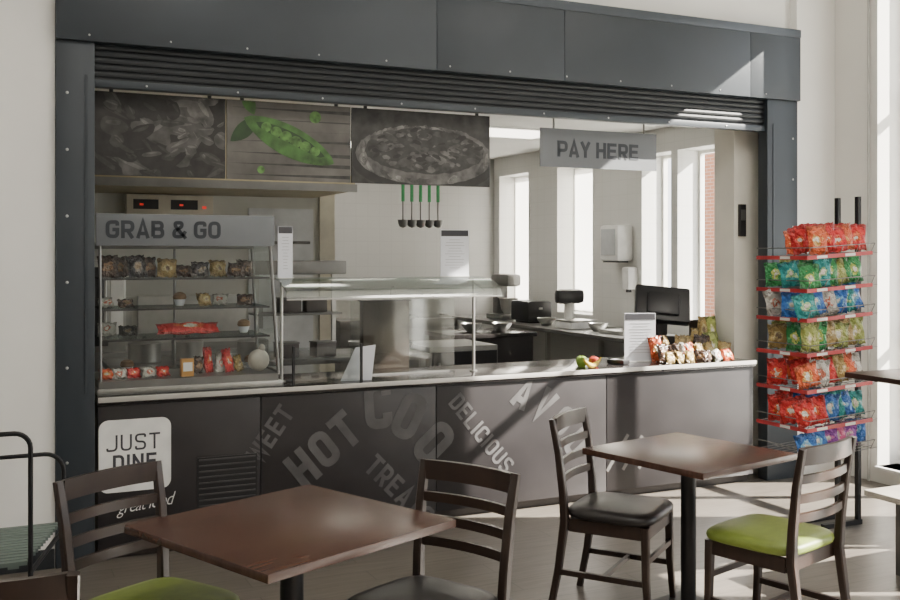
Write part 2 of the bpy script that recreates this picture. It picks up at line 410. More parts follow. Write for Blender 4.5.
struct("trim_3", MB().cyl((XR-.012, -.33, 0), (XR-.012, -.33, 3.9), .010), M_pipe, "pale vertical cable pipe")
wthing("outdoor_paving", "pale concrete paving outside the building", "ground", [("paving", B(6.15, 40, -30, 30, -.15, -.05), mat("paving", (.6, .6, .56), .9))])
wthing("brick_building", "red brick building seen outside the kitchen windows", "building", [("wall", B(14, 20, 4, 11.7, -.05, 7), M_brick)])
# ================================================================= ROLLER SHUTTER
fz0, fz1 = 2.777, 3.30
js = [.335, onY(433, 0, 0).x, onY(560, 0, 0).x, onY(745, 0, 0).x, 5.45]
fas = MB()
for a, b in zip(js, js[1:]): fas.box(a+.0015, b-.0015, -.06, .06, fz0, fz1-.06, bev=.002)
fas.m(1).box(.335, 5.45, -.066, .06, fz1-.06, fz1, bev=.006)
fas.m(2)
x = .5
while x < 5.4:
    fas.ball((x, -.061, fz0+.03), .006, (1, .5, 1), 8); x += .42
cur = MB(); z = 2.60
for i in range(5):
    cur.cyl((.53, .025, z+.018), (5.16, .025, z+.018), .02, n=10); z += .036
cur.box(.53, 5.16, .02, .04, 2.58, 2.777)
br = MB().box(.53, 5.16, -.005, .055, 2.545, 2.585, bev=.004).m(1)
x = .8
while x < 5.1: br.ball((x, -.006, 2.565), .006, (1, .5, 1), 8); x += .5
def guide(a, b, side):
    g = B(a, b, -.03, .069, 0, fz0-.001, bev=.004)
    g.m(1)
    for zz in (.55, 1.05, 1.5, 1.85, 2.2, 2.5): g.ball(((a+.055) if side < 0 else (b-.045), -.031, zz), .008, (1, .5, 1), 8)
    g.m(0)
    if side < 0: g.box(b-.05, b-.035, -.036, -.03, .9, 2.6)
    else: g.box(a+.05, a+.065, -.036, -.03, .9, 2.6)
    return g
wthing("roller_shutter", "slate blue-grey metal roller shutter box and frame around the hatch", "roller shutter", [
    ("fascia", fas, [M_slate, M_slate2, M_rivet]), ("shutter_curtain", cur, M_slate3, "dark horizontal shutter slats"),
    ("bottom_rail", br, [M_slate, M_rivet]), ("side_guide", guide(.337, .53, -1), [M_slate, M_rivet]), ("side_guide", guide(5.16, 5.448, 1), [M_slate, M_rivet])])
# ================================================================= COUNTER
xs = [.545, onY(260, 0, 0).x, onY(435, 0, 0).x, onY(605, 0, 0).x, 5.04]
def unit(i):
    a, b = xs[i], xs[i+1]
    return [("body", B(a+.002, b-.002, .0, .60, .10, .839), M_count),
            ("plinth", B(a+.002, b-.002, .04, .58, 0, .10), M_count2),
            ("front_panel", B(a+.003, b-.003, -.018, -.0005, .06, .835, bev=.002), M_count)]
YL = -.0195
def clipm(me, i):
    bm = bmesh.new(); bm.from_mesh(me)
    for c_, n_ in [((0, 0, .833), (0, 0, 1)), ((xs[i]+.004, 0, 0), (-1, 0, 0)), ((xs[i+1]-.004, 0, 0), (1, 0, 0))]:
        bmesh.ops.bisect_plane(bm, geom=bm.verts[:]+bm.edges[:]+bm.faces[:], plane_co=c_, plane_no=n_, clear_outer=True)
    bm.to_mesh(me); bm.free(); return me
def join(mes):
    b = MB()
    for q in mes: b.addmesh(q, Matrix.Identity(4))
    return b
# (word, cap height, measured wall position, slope, weight)
WORDS = [("SWEET", .115, 266, 440, 54, .18), ("HOT", .225, 324, 449, 38, .21), ("C", .29, 378, 405, 4, .21), ("O", .29, 409, 416, -28, .21), ("O", .29, 434, 443, -50, .21),
         ("TREATS", .13, 400, 491, -46, .18), ("DELICIOUS", .11, 482, 434, -51, .17), ("A", .205, 524, 393, -33, .20), ("V", .205, 545, 404, -40, .20), ("O", .205, 563, 421, -47, .20), ("U", .205, 577, 443, -54, .20)]
def words(i):
    out = []
    for t, cap, px, py, ang, w in WORDS:
        p = onY(px, py, YL); me = clipm(onwall(din(t, cap, w, ext=.0008), p.x, p.y, p.z, ang), i)
        if len(me.polygons) > 2: out.append(("lettering", me, M_graph))
    return out
def rrect(x0, x1, z0, z1, r, n=6):
    pts = []
    for cx, cz, a0 in ((x1-r, z1-r, 0), (x0+r, z1-r, 90), (x0+r, z0+r, 180), (x1-r, z0+r, 270)):
        for i in range(n+1):
            a = math.radians(a0+90*i/n); pts.append((cx+r*math.cos(a), cz+r*math.sin(a)))
    return pts
lx0, lx1, lz0, lz1 = .550, onY(171, 0, YL).x, onY(133, 491, YL).z, onY(133, 419, YL).z
logo = MB().prism(rrect(lx0, lx1, lz0, lz1, .05), YL-.001, -.018)
lc = (lx0+lx1)/2
zj = onY(133, 442, YL).z; zd = onY(133, 462, YL).z
u = unit(0)
u.append(("logo_plaque", logo, M_white, "white rounded square logo panel", [
    ("logo_lettering", join([onwall(din("JUST", .088, .12, .66, .18), lc-.01, YL-.002, zj), onwall(din("DINE", .088, .17, .66, .16), lc, YL-.002, zd)]), M_ink)]))
u.append(("slogan_lettering", join([scripttext("great food", .10, lc+.05, YL, lz0-.075, 5, .80)]), M_white))
va = onY(197, 458, YL); vb = onY(257, 503, YL)
vent = MB()
vent.box(va.x, vb.x, -.022, -.018, vb.z, va.z)
vent.m(1)
for i in range(9):
    zz = vb.z+.015+(va.z-vb.z-.03)*i/8
    vent.box(va.x+.01, vb.x-.01, -.028, -.020, zz-.004, zz+.004)
u.append(("vent_grille", vent, [M_black, M_vent]))
u += words(0)
wthing("counter_cabinet", "dark laminate counter unit with white logo and vent grille", "counter", u, "serving counter units")
wthing("counter_cabinet", "dark laminate counter unit with large faded grey lettering", "counter", unit(1)+words(1), "serving counter units")
wthing("counter_cabinet", "dark laminate counter unit with large faded grey lettering", "counter", unit(2)+words(2), "serving counter units")
u = unit(3)
u += [("slanted_bar", B(-.012, .012, -.0008, .0008, -.15+.01*i, .14-.01*i, Matrix.Translation(onY(618+i*15, 452, YL)) @ Matrix.Rotation(math.radians(36), 4, 'Y')), M_graph2) for i in range(5)]  # flat pale slanted bars on the front panel
wthing("counter_cabinet", "dark laminate counter unit with slanted pale grey bars", "counter", u, "serving counter units")
wthing("worktop", "long dark worktop with a thin bright metal front edge", "worktop", [
    ("slab", B(.545, 5.048, -.036, .62, .84, .88, bev=.003), M_wtop), ("edge_trim", B(.545, 5.048, -.043, -.036, .856, .884, bev=.003), M_edge, "bright pale edge strip")])
# ================================================================= GRAB & GO DISPLAY CASE
cx0, cx1, cy0, cy1 = .56, 1.525, .10, .56
base = MB().box(cx0-.01, cx1+.05, cy0-.05, cy1+.01, .881, .915, bev=.005).m(1).box(cx0, cx1+.03, cy0-.03, cy1, .915, .955)
frame = MB()
sz0, sz1 = .955, 1.70
def post(xt, xb, yt, yb, r=.008):
    frame.cyl((xb, yb, sz0), (xt, yt, sz1), r, n=8)
post(cx0+.01, cx0+.01, cy0+.01, cy0-.03); post(cx1-.01, cx1+.03, cy0+.01, cy0-.03, .010)
post(cx0+.01, cx0+.01, cy1-.01, cy1-.01); post(cx1-.01, cx1+.03, cy1-.01, cy1-.01, .010)
post((cx0+cx1)/2, (cx0+cx1)/2, cy1-.01, cy1-.01)
frame.box(cx0, cx1, cy1-.018, cy1, 1.68, 1.70).cyl((cx1+.03, cy0-.03, sz0+.01), (cx1+.03, cy1-.01, sz0+.01), .009, n=8)
head = B(cx0-.012, cx1+.012, cy0-.012, cy0+.02, 1.695, 1.872, bev=.003)
sh = []
for z in (1.175, 1.345, 1.515):
    sh.append(("shelf", MB().box(cx0+.02, cx1-.01, cy0+.03, cy1-.02, z-.006, z).m(1).box(cx0+.018, cx1-.008, cy0+.024, cy0+.03, z-.010, z+.001), [M_glasst, M_black], "glass shelf with a thin black strip"))
def quad(p):
    b = MB(); vs = [b.bm.verts.new(q) for q in p]; b.bm.faces.new(vs); return b
fg = quad([(cx0+.01, cy0-.03, sz0), (cx1+.03, cy0-.03, sz0), (cx1-.01, cy0+.01, sz1), (cx0+.01, cy0+.01, sz1)])
sgl = quad([(cx1+.03, cy0-.03, sz0), (cx1+.03, cy1-.01, sz0), (cx1-.01, cy1-.01, sz1), (cx1-.01, cy0+.01, sz1)])
wthing("display_case", "glazed countertop display case with grey header sign", "display case", [
    ("base", base, [M_steel, M_steeld]), ("frame", frame, M_steeld), ("front_glass", fg, M_glass),
    ("side_glass", sgl, M_glassc),
    ("top_panel", B(cx0, cx1, cy0+.021, cy1, 1.70, 1.715), M_steeld),
    ("header_sign", head, M_sign, "grey sign board", [("sign_lettering", onwall(din("GRAB & GO", .098, .20, .72, .10), onY(164.5, 230, cy0-.013).x, cy0-.0138, 1.786), M_signtx)])]+sh)
# ---- pillow packs
def pillow(w, h, t, nu=8, nv=10, crimp=.1, ph=0):
    bm = bmesh.new()
    for sgn in (1, -1):
        g = []
        for j in range(nv+1):
            v = -1+2*j/nv; row = []
            for i in range(nu+1):
                a = -1+2*i/nu
                vv = min(1, abs(v)/(1-crimp))
                th = t/2*(max(0, 1-abs(a)**2.6)**.6)*(max(0, 1-vv**3)**.7)+ (.0008 if abs(v) < 1 and abs(a) < 1 else 0)
                wv = w/2*(1-.08*(1-vv**4))
                row.append(bm.verts.new((a*wv, sgn*th*(1+.25*math.sin(5*a+4*v+ph))+.006*math.sin(6*a+5*v+ph)*(abs(v) < .98), (v+1)/2*h+.004*math.sin(9*a+ph))))
            g.append(row)
        for j in range(nv):
            for i in range(nu):
                f = (g[j][i], g[j][i+1], g[j+1][i+1], g[j+1][i]); bm.faces.new(f if sgn < 0 else tuple(reversed(f)))
    bmesh.ops.remove_doubles(bm, verts=bm.verts, dist=.0004)
    b = MB(); b.bm.free(); b.bm = bm; return b.mesh("pack", 60)
cols = {"red": ((.60, .03, .03), (.75, .15, .05)), "orange": ((.68, .12, .04), (.75, .45, .15)), "green": ((.03, .25, .07), (.45, .55, .12)),
        "teal": ((.02, .28, .28), (.35, .6, .3)), "blue": ((.03, .15, .50), (.2, .5, .75)), "yellow green": ((.33, .38, .10), (.65, .62, .3)),
        "gold": ((.38, .27, .10), (.55, .45, .22)), "purple": ((.24, .06, .33), (.6, .2, .5)), "pink": ((.6, .10, .25), (.7, .5, .55)), "white": ((.55, .53, .49), (.5, .15, .10)),
        "brown": ((.07, .04, .028), (.26, .14, .07)), "black": ((.02, .02, .023), (.2, .17, .15))}
bm_ = {k: bagmat("foil_"+k.replace(" ", "_"), *v, **({"c3": (.28, .2, .13)} if k in ("brown", "black", "gold") else {})) for k, v in cols.items()}
pk = {}
def pack(kind, size, color, loc, rz=0, rx=0, ry=0, group=None, label=None, name="snack_bag", cat="snack packet", var=0):
    key = (size, color, var)
    if key not in pk:
        pk[key] = pillow(*size, ph=var*2.1); pk[key].materials.append(bm_[color])
    o = bpy.data.objects.new(name, pk[key]); col.objects.link(o)
    o.location = loc; o.rotation_euler = (rx, ry, rz)
    o["label"] = label or ("shiny %s foil snack bag standing on %s" % (color, kind)); o["category"] = cat
    if group: o["group"] = group
    return o
g = "packets in the display case"
rr_ = random.Random(3)
for i, (c, xx, hh) in enumerate((("brown", .07, .13), ("brown", .15, .12), ("black", .23, .13), ("brown", .31, .12), ("gold", .39, .11), ("brown", .50, .07), ("black", .58, .09), ("gold", .70, .10), ("brown", .78, .08), ("brown", .86, .10))):
    pack("the top glass shelf", (.115, hh, .035), c, (cx0+xx, .22+.1*(i % 2)+rr_.uniform(0, .05), 1.516), rr_.uniform(-.5, .5), -.25, rr_.uniform(-.15, .15), group=g, var=i % 3)
for i, (c, xx, hh) in enumerate((("white", .07, .06), ("brown", .17, .05), ("gold", .62, .08), ("white", .71, .07), ("brown", .84, .07))):
    pack("the glass shelf", (.10, hh, .04), c, (cx0+xx, .24+rr_.uniform(0, .12), 1.346), rr_.uniform(-.6, .6), -.4, group=g, var=i % 3)
pack("a glass shelf", (.37, .10, .045), "red", (1.07, .22, 1.18+.012), 0, -1.0, 0, g, "long red and white wrapped cake bar lying on glass shelf", "cake_bar", "packet")
pack("a glass shelf", (.30, .08, .045), "white", (1.12, .33, 1.18+.012), 0, -.9, 0, g, "long white wrapped cake bar lying on glass shelf", "cake_bar", "packet")
for i, (c, xx, hh) in enumerate((("white", .08, .08), ("black", .19, .06))):
    pack("the glass shelf", (.11, hh, .04), c, (cx0+xx, .32+rr_.uniform(0, .1), 1.176), rr_.uniform(-.5, .5), -.25, group=g, var=i % 3)
for i, (c, xx) in enumerate((("orange", .05), ("white", .12), ("red", .20), ("white", .28), ("red", .36))):
    pack("the case floor", (.085, .06, .03), c, (cx0+xx, .15+rr_.uniform(0, .03), .956), rr_.uniform(-.4, .4), -.35, group=g, var=i % 3)
for i, (c, xx, hh) in enumerate((("brown", .56, .10), ("red", .63, .15), ("white", .69, .12), ("red", .75, .14), ("gold", .81, .10))):
    pack("the case floor", (.07, hh, .03), c, (cx0+xx, .20+rr_.uniform(0, .05), .956), .5+rr_.uniform(-.2, .2), -.15, rr_.uniform(-.2, .2), group=g, var=i % 3)
cart = MB().box(-.035, .035, -.02, .02, 0, .10, bev=.002).m(1).box(-.026, .026, -.0206, -.02, .03, .08)
thing("snack_carton", "small orange card snack carton in glass case", "carton", [("carton", cart, [mat("orange_card", (.55, .28, .07), .6), M_whitep])], (1.04, .13, .956), .1)
bun = MB().ball((0, 0, .065), .065, (1, .8, 1), 16).ball((.02, 0, .135), .02, (1, 1, 1.2), 10)
thing("bread_bun", "soft white bun in a clear bag inside glass case", "bread", [("bun", bun, mat("wrapped_bun", (.50, .47, .41), .3, bump=.4, scale=18))], (1.47, .2, .957))
mf = [("wrapper", MB().lathe([(.022, 0), (.026, .01), (.034, .04)], n=16), M_paper), ("cake", MB().lathe([(.034, .038), (.040, .048), (.034, .068), (.018, .078), (.002, .08)], n=16), mat("muffin_cake", (.22, .12, .05), .8, bump=.4, scale=40))]
mu = thing("muffin", "small brown muffin in white paper wrapper on glass shelf", "muffin", mf, (1.04, .36, 1.346), group="muffins in the display case")
for q in ((1.42, .36, 1.176), (.75, .42, .956), (1.47, .4, .956)): dup(mu, q)
# ================================================================= GLASS CANOPY / SERVERY
gx0, gx1 = 1.60, 3.02
prof = [(.52, 1.492), (.42, 1.496), (.32, 1.494), (.22, 1.484), (.15, 1.468), (.10, 1.446), (.065, 1.418), (.05, 1.385)]
can = MB()
vs = [[can.bm.verts.new((x_, y_, z_+dz)) for (y_, z_) in prof] for dz in (0, .006) for x_ in (gx0, gx1)]
for A_, B_ in ((vs[0], vs[1]), (vs[2], vs[3])):
    for j in range(len(prof)-1): can.bm.faces.new((A_[j], A_[j+1], B_[j+1], B_[j]))
sg = [("canopy_glass", can, M_canopy, "curved reflective glass canopy"),
      ("edge_strip", B(gx0, gx1, .046, .054, 1.378, 1.386), M_steel), ("edge_strip", B(gx0, gx1, .510, .525, 1.488, 1.500), M_steel)]
for xx in (gx0+.02, 2.91):
    sg.append(("post", MB().cyl((xx, .24, .886), (xx, .24, 1.484), .010).cyl((xx, .24, .8805), (xx, .24, .888), .025).cyl((xx, .24, 1.465), (xx, .07, 1.415), .004, n=8), M_steel))
wthing("sneeze_guard", "long curved glass food canopy on slim steel posts", "sneeze guard", sg)
wthing("service_screen", "clear upright glass screen standing on the worktop", "screen", [
    ("glass", B(2.08, 2.80, .30, .306, .886, 1.36), M_glass), ("rail", B(2.08, 2.80, .295, .311, .8805, .89), M_steeld)])
wthing("hot_cupboard", "dark brown wood-effect upright panel cupboard behind the glass canopy", "hot cupboard", [
    ("body", B(2.20, 2.52, .40, .47, .881, 1.345, bev=.004), M_brown), ("top", B(2.19, 2.53, .39, .48, 1.345, 1.352), M_black)])
wthing("glass_screen", "low frameless glass screen with dark uprights on the worktop", "glass screen", [
    ("glass", B(1.64, 2.05, .03, .034, .885, 1.10), M_glass), ("upright", B(2.048, 2.06, .022, .042, .8805, 1.11), M_black), ("upright", B(1.628, 1.64, .022, .042, .8805, 1.11), M_black)])
mh = MB()
mh.prism([(-.10, 0), (.09, 0), (.115, .215), (-.01, .20)], -.004, .004)
thing("menu_stand", "white angled acrylic menu stand on the worktop", "menu stand", [
    ("card", mh, M_paper), ("back_support", MB().prism([(-.08, 0), (.08, 0), (.07, .02), (-.07, .02)], 0.004, .09), M_whitep)], (onY(357, 370, .1).x, .1, .881), -.15)
def notice(name, label, w, h, loc, rz=0, header=True):
    pr = MB()
    if header: pr.box(-w/2+.004, w/2-.004, -.0065, -.005, h*.86, h-.004)
    pr.m(1)
    rnd = random.Random(int(w*1000))
    for i in range(11):
        zz = h*.78-i*h*.06; l = rnd.uniform(.45, .9)*(w/2-.02); pr.box(-l, l, -.0062, -.005, zz, zz+.0025)
    return thing(name, label, "notice", [("card", MB().box(-w/2, w/2, -.005, .005, 0.004, h), M_paper), ("print", pr, [M_ink, M_inkg]), ("foot", B(-w/2, w/2, -.03, .03, 0, .004), M_whitep)], loc, rz)
notice("menu_notice", "narrow white paper menu notice on the glass canopy", .095, .32, (1.67, .34, 1.501), 0.1)
notice("menu_notice", "white menu notice with dark header on the glass canopy", .19, .31, (2.82, .34, 1.501), -.25)
notice("menu_notice", "white price notice with black header by the till", .23, .345, (4.26, .28, .881), -.3, True)
# ================================================================= PICTURE PANELS AND HANGING SIGN
def gm(v, n): return mat("print_grey_%s" % n, (v, v*.97, v*.94), .5, var=.7, scale=14)
GR = [gm(.012, "a"), gm(.028, "b"), gm(.052, "c"), gm(.095, "d"), gm(.17, "e")]
M_pic2 = woodmat("weathered_wood_print", (.060, .056, .052), (.14, .132, .122), .5)
M_pea0 = mat("pod_shadow_print", (.015, .045, .012), .5, var=.3, scale=14)
M_pea = mat("green_print", (.045, .120, .026), .5, var=.6, scale=12); M_pea2 = mat("green_print_light", (.07, .165, .038), .5, var=.7, scale=30)
PY = .14; pz0, pz1 = 2.085, 2.545
ex = [onY(p_, 0, PY).x for p_ in (92, 226, 351, 490)]
fy = PY-.0045
def ell(cx, cz, rx, rz_, n=28, rot=0):
    c_, s_ = math.cos(rot), math.sin(rot)
    return [(cx+rx*math.cos(2*math.pi*i/n)*c_-rz_*math.sin(2*math.pi*i/n)*s_, cz+rx*math.cos(2*math.pi*i/n)*s_+rz_*math.sin(2*math.pi*i/n)*c_) for i in range(n)]
def clampp(pts, xa, xb): return [(min(max(x_, xa+.004), xb-.004), min(max(z_, pz0+.004), pz1-.004)) for x_, z_ in pts]
def wob(pts, a_, seed):
    rn = random.Random(seed); return [(x_+rn.uniform(-a_, a_), z_+rn.uniform(-a_, a_)) for x_, z_ in pts]
def lump(cx, cz, rx, rz_, rot, rn, n=18):
    """an irregular rounded outline"""
    ph = [rn.uniform(0, 6.28) for _ in range(3)]; am = [rn.uniform(.05, .22), rn.uniform(.03, .14), rn.uniform(.02, .08)]
    out = []
    for i in range(n):
        t = 2*math.pi*i/n; q = 1+am[0]*math.sin(2*t+ph[0])+am[1]*math.sin(3*t+ph[1])+am[2]*math.sin(5*t+ph[2])
        u_, v_ = rx*q*math.cos(t), rz_*q*math.sin(t); out.append((cx+u_*math.cos(rot)-v_*math.sin(rot), cz+u_*math.sin(rot)+v_*math.cos(rot)))
    return out
def flat(mb, pts, y):
    """one printed shape: a single flat face"""
    vs = [mb.bm.verts.new((x_, y, z_)) for x_, z_ in pts]; f = mb.bm.faces.new(vs); f.material_index = mb.mi
hang = lambda xa, xb: MB().box(xa+.08, xa+.10, PY, PY+.01, pz1, 2.58).box(xb-.10, xb-.08, PY, PY+.01, pz1, 2.58)
ylev = PY-.0032
a, b = ex[0]+.01, ex[1]-.004
pr = MB(); rn = random.Random(52); k_ = 0
for i in range(70):
    big = 1-i/90
    cx_ = rn.uniform(a, b); cz_ = rn.uniform(pz0, pz1); L = rn.uniform(.04, .15)*big; W_ = L*rn.uniform(.3, .8); rot = rn.uniform(-1.2, .7)
    right = (cx_-a)/(b-a) > .60 and cz_ > pz0+.12
    m0 = rn.choice((0, 0, 1, 1, 2)) if not right else rn.choice((2, 2, 3))
    pr.m(m0); flat(pr, clampp(lump(cx_, cz_, L, W_, rot, rn), a, b), ylev-k_*.00001); k_ += 1
    pr.m(min(4, m0+1)); flat(pr, clampp(lump(cx_-.2*L*math.sin(rot), cz_+.35*W_, L*.7, W_*.22, rot, rn), a, b), ylev-k_*.00001); k_ += 1
wthing("picture_panel", "dark black-and-white printed food photograph panel above the display", "picture", [("board", B(a, b, PY-.003, PY+.012, pz0, pz1), GR[0]), ("print", pr, GR), ("hanger", hang(a, b), M_slate3)], "food pictures hung in the hatch")
a, b = ex[1]+.004, ex[2]-.004
def pod(x0, z0, L, W, ang, W2=None, k=.8):
    pts = []
    W2 = W*.75 if W2 is None else W2
    for i in range(21):
        t_ = i/20; pts.append((t_*L, W*math.sin(math.pi*t_)**k))
    for i in range(1, 20):
        t_ = 1-i/20; pts.append((t_*L, -W2*math.sin(math.pi*t_)**k))
    c_, s_ = math.cos(ang), math.sin(ang)
    return [(x0+u_*c_-v_*s_, z0+u_*s_+v_*c_) for u_, v_ in pts]
PA = -.42
ox, oz = a+.10, pz1-.10
pr2 = MB(); rn = random.Random(8)
for i in range(7):
    z_ = pz0+.03+i*.065; flat(pr2, clampp([(a, z_), (b, z_+rn.uniform(-.02, .02)), (b, z_+.004+rn.uniform(0, .006))], a, b), ylev-.0001)
ca, sa = math.cos(PA), math.sin(PA)
def along(t_, v_): return (ox+t_*ca-v_*sa, oz+t_*sa+v_*ca)
pics = [("board", B(a, b, PY-.003, PY+.012, pz0, pz1), M_pic2), ("grain_print", pr2, GR[1]),
        ("leaf_print", MB().prism(clampp(pod(ox+.06, oz+.02, .16, .045, 1.9, .03), a, b), fy, PY-.003), M_pea, "leafy green end of the pod"),
        ("leaf_print", MB().prism(clampp(pod(ox+.08, oz+.01, .22, .05, 3.9, .04), a, b), fy-.0001, PY-.003), M_pea0),
        ("pod_print", MB().prism(clampp(pod(ox, oz, .60, .088, PA, .09, .62), a, b), fy-.0003, PY-.003), M_pea, "large green open pea pod print"),
        ("pod_shadow_print", MB().prism(clampp(pod(ox+.07, oz-.022, .46, .045, PA, .06, .7), a, b), fy-.0006, fy-.0003), M_pea0)]
for i in range(6):
    t_ = .14+i*.065; p_ = along(t_, .010)
    pics.append(("pea_print", MB().prism(ell(p_[0], p_[1], .038-.003*abs(i-2.5), .036-.003*abs(i-2.5)), fy-.0012, fy-.0006), M_pea2))
pics.append(("pod_lip_print", MB().prism(clampp(pod(ox, oz-.005, .60, -.012, PA, .092, .7), a, b), fy-.0018, fy-.0012), M_pea, "front edge of the green pod"))
for q in ((a+.53, pz1-.075, .036), (a+.20, pz0+.06, .022)): pics.append(("pea_print", MB().prism(ell(q[0], q[1], q[2], q[2]), fy-.001, PY-.003), M_pea2))
pics.append(("hanger", hang(a, b), M_slate3))
wthing("picture_panel", "printed food photograph panel with green pea pod on weathered wood", "picture", pics, "food pictures hung in the hatch")
a, b = ex[2]+.004, ex[3]-.004
cxx = (a+b)/2+.02; w_ = (b-a)/2
pr3 = MB(); rn = random.Random(4)
pr3.m(0); flat(pr3, clampp(ell(cxx, pz0+.15, w_*1.06, .20, 60), a, b), ylev)
pr3.m(3); flat(pr3, clampp(wob(ell(cxx, pz0+.185, w_*.99, .185, 60), .003, 1), a, b), ylev-.0001)
for i in range(70):
    t_ = 2*math.pi*i/70+rn.uniform(-.05, .05); pr3.m(rn.choice((2, 3, 3, 4))); flat(pr3, clampp(lump(cxx+w_*.92*math.cos(t_), pz0+.19+.168*math.sin(t_), rn.uniform(.02, .05), rn.uniform(.010, .02), t_+1.57, rn, 10), a, b), ylev-.00015-i*.0000005)
pr3.m(1); flat(pr3, clampp(wob(ell(cxx, pz0+.212, w_*.86, .142, 60), .005, 5), a, b), ylev-.0002)
for i in range(200):
    t_ = rn.uniform(0, 2*math.pi); q = math.sqrt(rn.random()); cx_ = cxx+w_*.80*q*math.cos(t_); cz_ = pz0+.222+.125*q*math.sin(t_)
    r_ = rn.uniform(.012, .040)*(1-.3*i/200); rot = rn.uniform(-.6, .6)
    pr3.m(rn.choice((0, 1, 1, 2, 2, 3))); flat(pr3, clampp(lump(cx_, cz_, r_*1.4, r_*.6, rot, rn, 10), a, b), ylev-.0003-i*.000005)
wthing("picture_panel", "dark black-and-white printed photograph panel of a topped flatbread", "picture", [("board", B(a, b, PY-.003, PY+.012, pz0, pz1), GR[1]), ("print", pr3, GR), ("hanger", hang(a, b), M_slate3)], "food pictures hung in the hatch")
q0 = onY(540, 0, .15).x; q1 = onY(656, 0, .15).x
wthing("hanging_sign", "grey hanging sign board with dark lettering over the till", "sign", [
    ("board", B(q0, q1, .145, .155, 2.235, 2.495), M_sign), ("sign_lettering", onwall(din("PAY HERE", .108, .20, .74, .10), (q0+q1)/2-.01, .1432, 2.36), M_signtx),
    ("hanger", B(q0+.1, q0+.11, .146, .154, 2.495, 2.8), M_steeld), ("hanger", B(q1-.11, q1-.10, .146, .154, 2.495, 2.8), M_steeld)])
# ================================================================= KITCHEN
wthing("extractor_hood", "wide beige steel extractor hood over the cooking line", "extractor hood", [
    ("canopy", MB().box(-.6, 2.66, 1.85, 2.98, 2.15, 2.27, bev=.004).box(-.4, 2.4, 2.1, 2.98, 2.27, 2.849), mat("beige_steel", (.30, .26, .16), .45, .3)),
    ("lip", B(-.61, 2.67, 1.83, 1.85, 2.14, 2.20), M_steeld)])
wthing("control_box", "cream electrical control box with dark displays and red lights", "control box", [
    ("casing", B(1.05, 1.75, 2.86, 3.0, 1.95, 2.14, bev=.005), M_cream),
    ("display", B(1.10, 1.30, 2.853, 2.86, 2.02, 2.10), M_black), ("display", B(1.40, 1.62, 2.853, 2.86, 2.02, 2.10), M_black),
    ("indicator", B(1.15, 1.18, 2.849, 2.853, 2.05, 2.065), M_redl), ("indicator", B(1.66, 1.69, 2.85, 2.86, 2.03, 2.05), M_redl), ("indicator", B(1.47, 1.5, 2.849, 2.853, 2.05, 2.065), M_redl)])
def cooker(x0, x1, label):
    return wthing("kitchen_range", label, "cooker", [
        ("body", B(x0, x1, 2.3, 2.95, .1, .9, bev=.005), M_steeld), ("door", B(x0+.04, x1-.04, 2.28, 2.3, .2, .72), M_black, None, [("handle", MB().tube([(x0+.1, 2.28, .76), (x0+.1, 2.24, .76), (x1-.1, 2.24, .76), (x1-.1, 2.28, .76)], .01), M_steel)])]+
        [("leg", B(x-.02, x+.02, y-.02, y+.02, 0, .1), M_steeld) for x in (x0+.04, x1-.04) for y in (2.36, 2.88)]+
        [("backsplash", B(x0, x1, 2.95, 2.99, .88, 1.3), M_steel)])
cooker(.2, 1.1, "stainless steel range cooker below the hood"); cooker(1.15, 2.05, "stainless steel range cooker below the hood")
wthing("combi_oven", "steel combination oven with dark glass door", "oven", [
    ("body", B(.35, .98, 2.36, 2.93, .901, 1.6, bev=.006), M_steel), ("door", B(.38, .85, 2.34, 2.36, .95, 1.55), M_black, None, [("handle", MB().cyl((.83, 2.32, 1.0), (.83, 2.32, 1.5), .012), M_steel)]), ("control_panel", B(.87, .96, 2.345, 2.36, 1.0, 1.5), M_whitep)])
struct("door_1", MB().box(2.08, 2.66, 2.965, 3.0, 0, 2.05).m(1).cyl((2.15, 2.94, 1.75), (2.62, 2.94, 1.75), .012).box(2.15, 2.2, 2.945, 2.965, 1.0, 1.2), [mat("pale_door", (.60, .62, .63), .5), M_steeld], "pale grey kitchen door with rail")
isl = [("top", B(.75, 3.05, 1.25, 1.9, .86, .9, bev=.003), M_steeld), ("undershelf", B(.8, 3.0, 1.3, 1.85, .3, .33), M_steeld)]
for x in (.8, 1.9, 3.0):
    for y in (1.3, 1.85): isl.append(("leg", B(x-.02, x+.02, y-.02, y+.02, 0, .86), M_steel))
wthing("steel_table", "stainless steel pass table with undershelf", "table", isl)
wthing("heat_gantry", "stainless steel heated gantry shelf on posts", "gantry shelf", [
    ("canopy", B(1.75, 2.45, 1.45, 1.75, 1.50, 1.60, bev=.01), M_steeld), ("shelf", B(1.78, 2.42, 1.46, 1.74, 1.2, 1.215), M_steeld),
    ("post", B(1.79, 1.82, 1.58, 1.61, .901, 1.5), M_steel), ("post", B(2.38, 2.41, 1.58, 1.61, .901, 1.5), M_steel)])
pot = [("body", MB().lathe([(.10, 0), (.11, .01), (.11, .13), (.113, .135)], n=24), M_steel), ("lid", MB().lathe([(.113, .136), (.09, .15), (.01, .158)], n=24), M_steeld), ("knob", MB().lathe([(.012, .157), (.018, .17), (.01, .18)], n=12), M_black)]
pp = thing("cooking_pot", "round stainless steel pot with lid", "pot", pot, (1.72, 1.36, .901), group="pots on the pass table")
dup(pp, (1.0, 1.5, .901)); dup(pp, (1.3, 1.55, .901))
tub = [("tub", MB().box(-.08, .08, -.06, .06, 0, .10, bev=.008), mat("grey_tub", (.10, .09, .085), .5)), ("lid", MB().box(-.083, .083, -.063, .063, .10, .112, bev=.003), M_steeld)]
